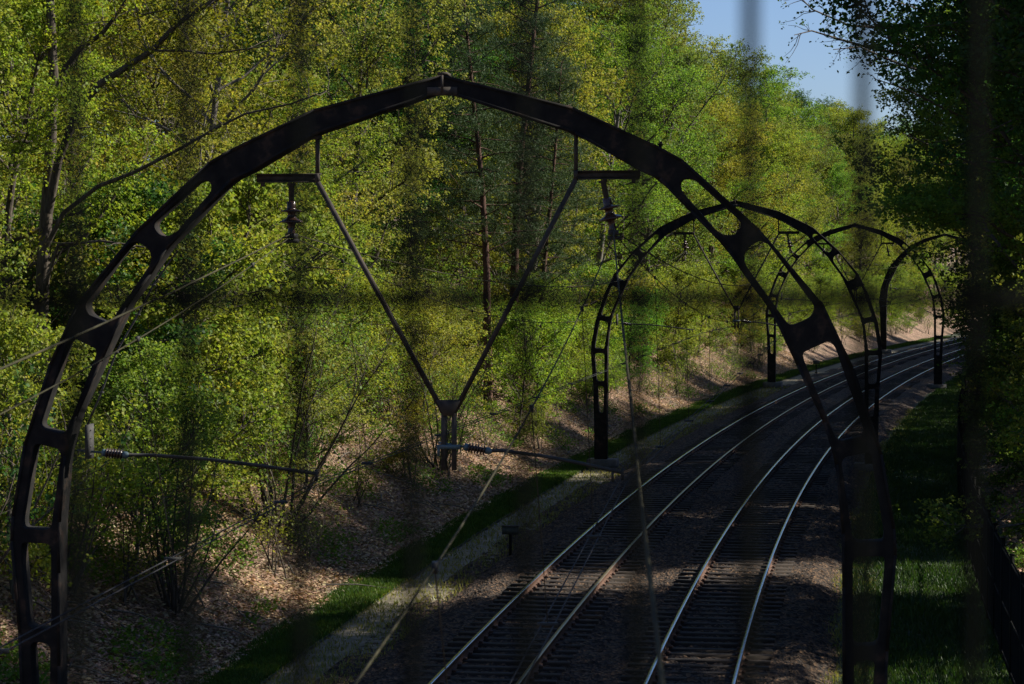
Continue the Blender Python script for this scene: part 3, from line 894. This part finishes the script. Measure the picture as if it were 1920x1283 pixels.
tree_row('right', 'shrub row', 10.6, .6, 63, 260, lambda s: 2.6 if s < 110 else 4.4, 'STU', lambda s: .85, [3, 1, 0], 'shrubs on the right bank', 'shrub', 'shrub')
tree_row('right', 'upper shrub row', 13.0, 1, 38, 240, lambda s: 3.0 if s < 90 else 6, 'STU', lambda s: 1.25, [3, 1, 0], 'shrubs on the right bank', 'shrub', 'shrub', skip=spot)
# unseen trees added behind the footbridge to cut sky light on the tracks
for q, (s_, o_) in enumerate([(s0 + random.uniform(-1, 1), sd * of) for s0 in range(-52, 18, 9) for sd, of in ((-1, 14), (-1, 22), (1, 13), (1, 21))]):
    if abs(s_) < 4: continue
    plant(random.choice('AFCG'), P(s_, o_, gz(s_, o_) - .1), 1.05, random.uniform(0, 6), jit(PAL[1][1]), 'tree added on the unseen side of the footbridge to cut sky light', 'tree', 'added trees behind the footbridge')
# sparse many-stemmed saplings on the open slope
for (s_, o_, sc_, rz_, lab) in ((55, -9.5, 1.0, .4, 'many stemmed sapling fanning out over the leaf litter left of the hanging V frame'),
                                (45, -8.9, .72, 2.2, 'small many stemmed sapling low on the shaded bank beside the nearest left leg'),
                                (74, -9.4, .75, 4.0, 'thin many stemmed sapling on the bank below the hanging V frame'),
                                (64, -11.5, 1.0, 5.2, 'large many stemmed sapling high on the bank between the nearest and second arch')):
    plant('H', P(s_, o_, gz(s_, o_) - .1), sc_, rz_, (.15, .22, .04), lab, 'sapling', 'many stemmed saplings on the left bank')
# pines
for (px, D, hh, lab) in ((915, 92, 1.0, 'pine tree with red trunk seen below the apex of the nearest arch'),
                         (962, 101, 1.15, 'tall grey green pine rising behind the apex of the nearest arch'),
                         (1010, 96, .8, 'shorter grey green pine right of the red pine trunk')):
    X = (px - 960) / 4300 * D
    off = (X - cx(D)) / math.cos(th(D))
    plant('P', (X, D, gz(D, off) - .1), hh, random.uniform(0, 6), (.055, .085, .04), lab, 'tree', 'pine trees on the left bank')

# big old tree at the left with long bare limbs
def px_path(tb, pts, D, r0, r1, dd=0.0, k=7):
    q = [at(x, y, D + dd * i / len(pts)) for i, (x, y) in enumerate(pts)]
    tb.tube([v[:] for v in q], np.linspace(r0, r1, len(q)), k)
    return q
tb = TB(); D = 50
root_p = at(92, 925, D); off = (root_p.x - cx(D)); root_p.z = gz(D, off) - .2
tk = [(92, 945), (84, 800), (76, 620), (84, 470), (96, 300), (104, 150), (98, 0), (110, -160), (120, -330)]
q = px_path(tb, tk, D, .2, .06)
L1 = px_path(tb, [(92, 400), (112, 300), (150, 205), (191, 158), (235, 130), (290, 95), (330, 52), (370, 22), (412, 0), (470, -40), (540, -70)], D - .5, .10, .03, -1.5)
L2 = px_path(tb, [(100, 200), (125, 130), (155, 92), (195, 65), (222, 30), (242, 0), (270, -50)], D - .3, .075, .025, -1.2)
L3 = px_path(tb, [(84, 470), (120, 400), (185, 350), (250, 325), (320, 290), (400, 245), (460, 215), (550, 195), (620, 170)], D - .4, .06, .012, -1.6)
L4 = px_path(tb, [(290, 97), (350, 97), (400, 103), (450, 96), (490, 90), (545, 83)], D - 1.2, .03, .008, -.5)
L5 = px_path(tb, [(232, 16), (270, 30), (320, 20), (372, 22), (430, 12)], D - 1.0, .02, .006, -.5)
L6 = px_path(tb, [(82, 250), (100, 245), (170, 240), (150, 263), (100, 238)][:3], D - .8, .03, .01)
L7 = px_path(tb, [(78, 560), (110, 460), (190, 452), (260, 462), (300, 470)], D - .5, .05, .012, -1)
L8 = px_path(tb, [(80, 270), (40, 265), (0, 275), (-60, 250)], D - .5, .05, .02, -1)
C = []
rg = np.random.default_rng(5)
for L in (q[4:], L1[3:], L2[2:], L3[3:], L4[1:], L5, L7[1:], L8[1:]):
    for a, b in zip(L[:-1], L[1:]):
        for _ in range(5):
            p = np.array(a.lerp(b, rg.uniform()));
            d = rg.normal(0, .5, 3); sp_, _ = bend(p, d, rg.uniform(.4, 1.3), 3, rg, .2, .02)
            tb.tube(sp_, np.linspace(.012, .004, 4), 4, cap=False)
            C += [sp_[-1], sp_[2]]
Vl = leaves(C, .3, 20, .085, rg)
ot = empty('old_tree', root_p)
tag(ot, 'old tree with long dark bare limbs sweeping up at the picture\'s upper left', 'tree')
for arr in tb.V: arr -= np.array(root_p)
Vl -= np.array(root_p, np.float32)
tb.obj('trunk', M['bark'], ot, True)
co = reg(link('crown', quads_mesh('old_crown', Vl, [M['leaf']]), ot)); co.color = (.17, .165, .02, 1)

# overhanging tree at upper right
tb = TB(); D = 62; rg = np.random.default_rng(9)
base = P(62, 12.2, 0); base.z = gz(62, 12.2) - .2
def wl(tb, pts, r0, r1): 
    tb.tube(pts, np.linspace(r0, r1, len(pts)), 6); return pts
top = at(1990, -250, 62)
trk = [Vector(base), Vector(base) + Vector((.1, 0, 4)), at(1985, 250, 62), at(1970, 60, 62), top]
wl(tb, [v[:] for v in trk], .22, .07)
C = []; CT2 = []
for pts in ([(1975, 160), (1850, 90), (1750, 60), (1660, 55), (1590, 50), (1520, 20), (1490, -10)],
            [(1975, 200), (1850, 150), (1740, 110), (1640, 95), (1570, 75), (1520, 60), (1487, 68)],
            [(1980, 240), (1880, 200), (1770, 150), (1680, 120), (1610, 90), (1560, 95)],
            [(1970, 60), (1860, 0), (1740, -30), (1640, -30), (1560, -45)],
            [(1980, 330), (1900, 270), (1800, 220), (1700, 170), (1640, 150)],
            [(1985, 260), (1900, 150), (1820, 60), (1720, 20), (1660, 0)], [(1985, 360), (1880, 330), (1780, 290), (1690, 250)],
            [(1970, 100), (1900, 60), (1830, 0), (1760, -60)], [(1985, 300), (1930, 180), (1860, 120), (1780, 100), (1700, 85)]):
    L = [at(x, y, 62 - 5 * i / len(pts)) for i, (x, y) in enumerate(pts)]
    tb.tube([v[:] for v in L], np.linspace(.07, .01, len(L)), 5)
    for i, (a, b) in enumerate(zip(L[:-1], L[1:])):
        thin = i >= len(L) - 4
        for _ in range(5 if thin else 12):
            p = np.array(a.lerp(b, rg.uniform())); d = rg.normal(0, .5, 3) + np.array([-.4, 0, 0])
            sp_, _ = bend(p, d, rg.uniform(.3, 1.0), 3, rg, .25, 0)
            tb.tube(sp_, np.linspace(.010, .004, 4), 4, cap=False)
            (CT2 if (thin and len(pts) > 4) else C).append(sp_[-1])
            if not thin: C += [sp_[-2], sp_[1]] + [sp_[1] + rg.normal(0, .35, 3) for _ in range(5)]
Vl = np.concatenate([leaves(C, .16, 16, .09, rg), leaves(CT2, .1, 6, .085, rg)])
ot = empty('overhanging_tree', base)
tag(ot, 'dark tree whose thin leafy branch ends hang against the blue sky', 'tree')
for arr in tb.V: arr -= np.array(base)
Vl -= np.array(base, np.float32)
tb.obj('trunk', M['bark'], ot, True)
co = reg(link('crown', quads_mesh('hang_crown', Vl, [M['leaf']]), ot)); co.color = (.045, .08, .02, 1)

# ------------------------------------------------------------------ ground cover
def scatter(name, n, s0, s1, o0, o1, size, m, zoff=.03, power=1.6, near_bias=1.8, upb=2.5, seed=3):
    rg = np.random.default_rng(seed)
    s = s0 + (s1 - s0) * rg.uniform(0, 1, n) ** near_bias
    o = o0 + (o1 - o0) * rg.uniform(0, 1, n) ** power
    C = np.empty((n, 3))
    for i in range(n):
        p = P(s[i], o[i]); C[i] = (p.x, p.y, gz(s[i], o[i]) + zoff + .05 * math.sin(s[i] * 2.1 + o[i] * 3.3) * min(1, bank(o[i])))
    V = leaves(C, .03, 1, size, rg, 1, upb)
    V[:, :, 2] += rg.uniform(0, .05, (n, 1))
    o_ = link(name, quads_mesh(name, V, [M[m]])); tag(o_, kind='stuff')
    return o_
l1 = scatter('fallen_leaves', 220000, 34, 170, -7.1, -17, .09, 'dead_leaf', seed=41); tag(l1, 'pinkish brown fallen leaves covering the left bank', 'leaf litter')
l2 = scatter('fallen_leaves', 30000, 36, 110, 7.9, 13, .11, 'dead_leaf', seed=42); tag(l2, 'shaded brown fallen leaves on the right bank', 'leaf litter')
def patches(name, n, s0, s1, o0, o1, m, seed, tint):
    rg = np.random.default_rng(seed)
    C = []
    while len(C) < n:
        s = s0 + (s1 - s0) * rg.uniform() ** 1.6; o = rg.uniform(o0, o1)
        if math.sin(s * .9 + o * 1.3) + math.sin(s * .37 - o * 1.9 + 2) < .55: continue
        p = P(s, o); C.append((p.x, p.y, gz(s, o) + rg.uniform(.05, .3)))
    V = leaves(np.array(C), .13, 7, .085, rg, .5, .8)
    o_ = link(name, quads_mesh(name, V, [M[m]])); o_.color = (*tint, 1); tag(o_, kind='stuff'); return o_
u1 = patches('undergrowth', 5200, 36, 150, -15, -7.6, 'leaf', 61, (.12, .19, .03)); tag(u1, 'low green seedlings and brambles in patches on the left bank', 'undergrowth')
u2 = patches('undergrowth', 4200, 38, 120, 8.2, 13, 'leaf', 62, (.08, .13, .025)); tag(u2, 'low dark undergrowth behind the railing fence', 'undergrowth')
# fallen sticks lying on the banks
def sticks(name, n, s0, s1, o0, o1, seed):
    rg = np.random.default_rng(seed); t = TB()
    for _ in range(n):
        s = s0 + (s1 - s0) * rg.uniform() ** 1.4; o = rg.uniform(o0, o1); p = P(s, o, gz(s, o) + .07); a = rg.uniform(0, 3.14); L = rg.uniform(.4, 1.8)
        q = Vector((math.cos(a) * L, math.sin(a) * L, 0)); e = P(s, o) + q
        o2 = (e.x - cx(e.y)) ; t.tube([p[:], ((p + q * .5) + Vector((0, 0, (gz(e.y, o2) - gz(s, o)) * .5 + .06)))[:], (e.x, e.y, gz(e.y, o2) + .08)], [.02, .016, .006], 5)
    o_ = t.obj(name, M['bark_pale']); o_['kind'] = 'stuff'; return o_
k1 = sticks('fallen_sticks', 330, 37, 130, -15, -7.6, 71); tag(k1, 'fallen sticks and twigs scattered over the leaf litter', 'sticks')
def blades(name, n, s0, s1, o0, o1, h, m, seed, clump=None, near=1.7, zf=None):
    rg = np.random.default_rng(seed)
    s = s0 + (s1 - s0) * rg.uniform(0, 1, n) ** near; o = rg.uniform(o0, o1, n)
    if clump:
        o += .35 * np.sin(s * .7) * 0 
    B = np.empty((n, 3))
    for i in range(n):
        p = P(s[i], o[i]); B[i] = (p.x, p.y, gz(s[i], o[i]) + .04)
    hh = h * rg.uniform(.4, 1.3, n)[:, None] * (0.9 + .2 * np.sin(s * .9 + o * 2)[:, None])
    d = rg.normal(0, .35, (n, 3)); d[:, 2] = 1; az = rg.uniform(0, 6.28, n)
    wv = np.stack([np.cos(az), np.sin(az), np.zeros(n)], 1) * (.012 + .00012 * s[:, None])
    V = np.empty((n, 4, 3), np.float32)
    V[:, 0] = B - wv; V[:, 1] = B + wv; V[:, 2] = B + d * hh + wv * .15; V[:, 3] = B + d * hh * .98 - wv * .15
    o_ = link(name, quads_mesh(name, V, [M[m]])); tag(o_, kind='stuff'); return o_
b1 = blades('grass', 170000, 34, 230, -7.3, -6.1, .12, 'grass_bright', 51); tag(b1, 'bright green grass strip along the foot of the left bank', 'grass')
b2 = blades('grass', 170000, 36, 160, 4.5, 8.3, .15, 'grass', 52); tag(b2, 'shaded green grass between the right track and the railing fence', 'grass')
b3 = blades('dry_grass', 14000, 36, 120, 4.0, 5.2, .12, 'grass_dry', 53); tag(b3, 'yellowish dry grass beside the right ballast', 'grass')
b4 = blades('weeds', 14000, 36, 140, -6.4, -4.4, .09, 'grass_dry', 54); tag(b4, 'sparse low weeds growing in the sandy footpath', 'weeds')
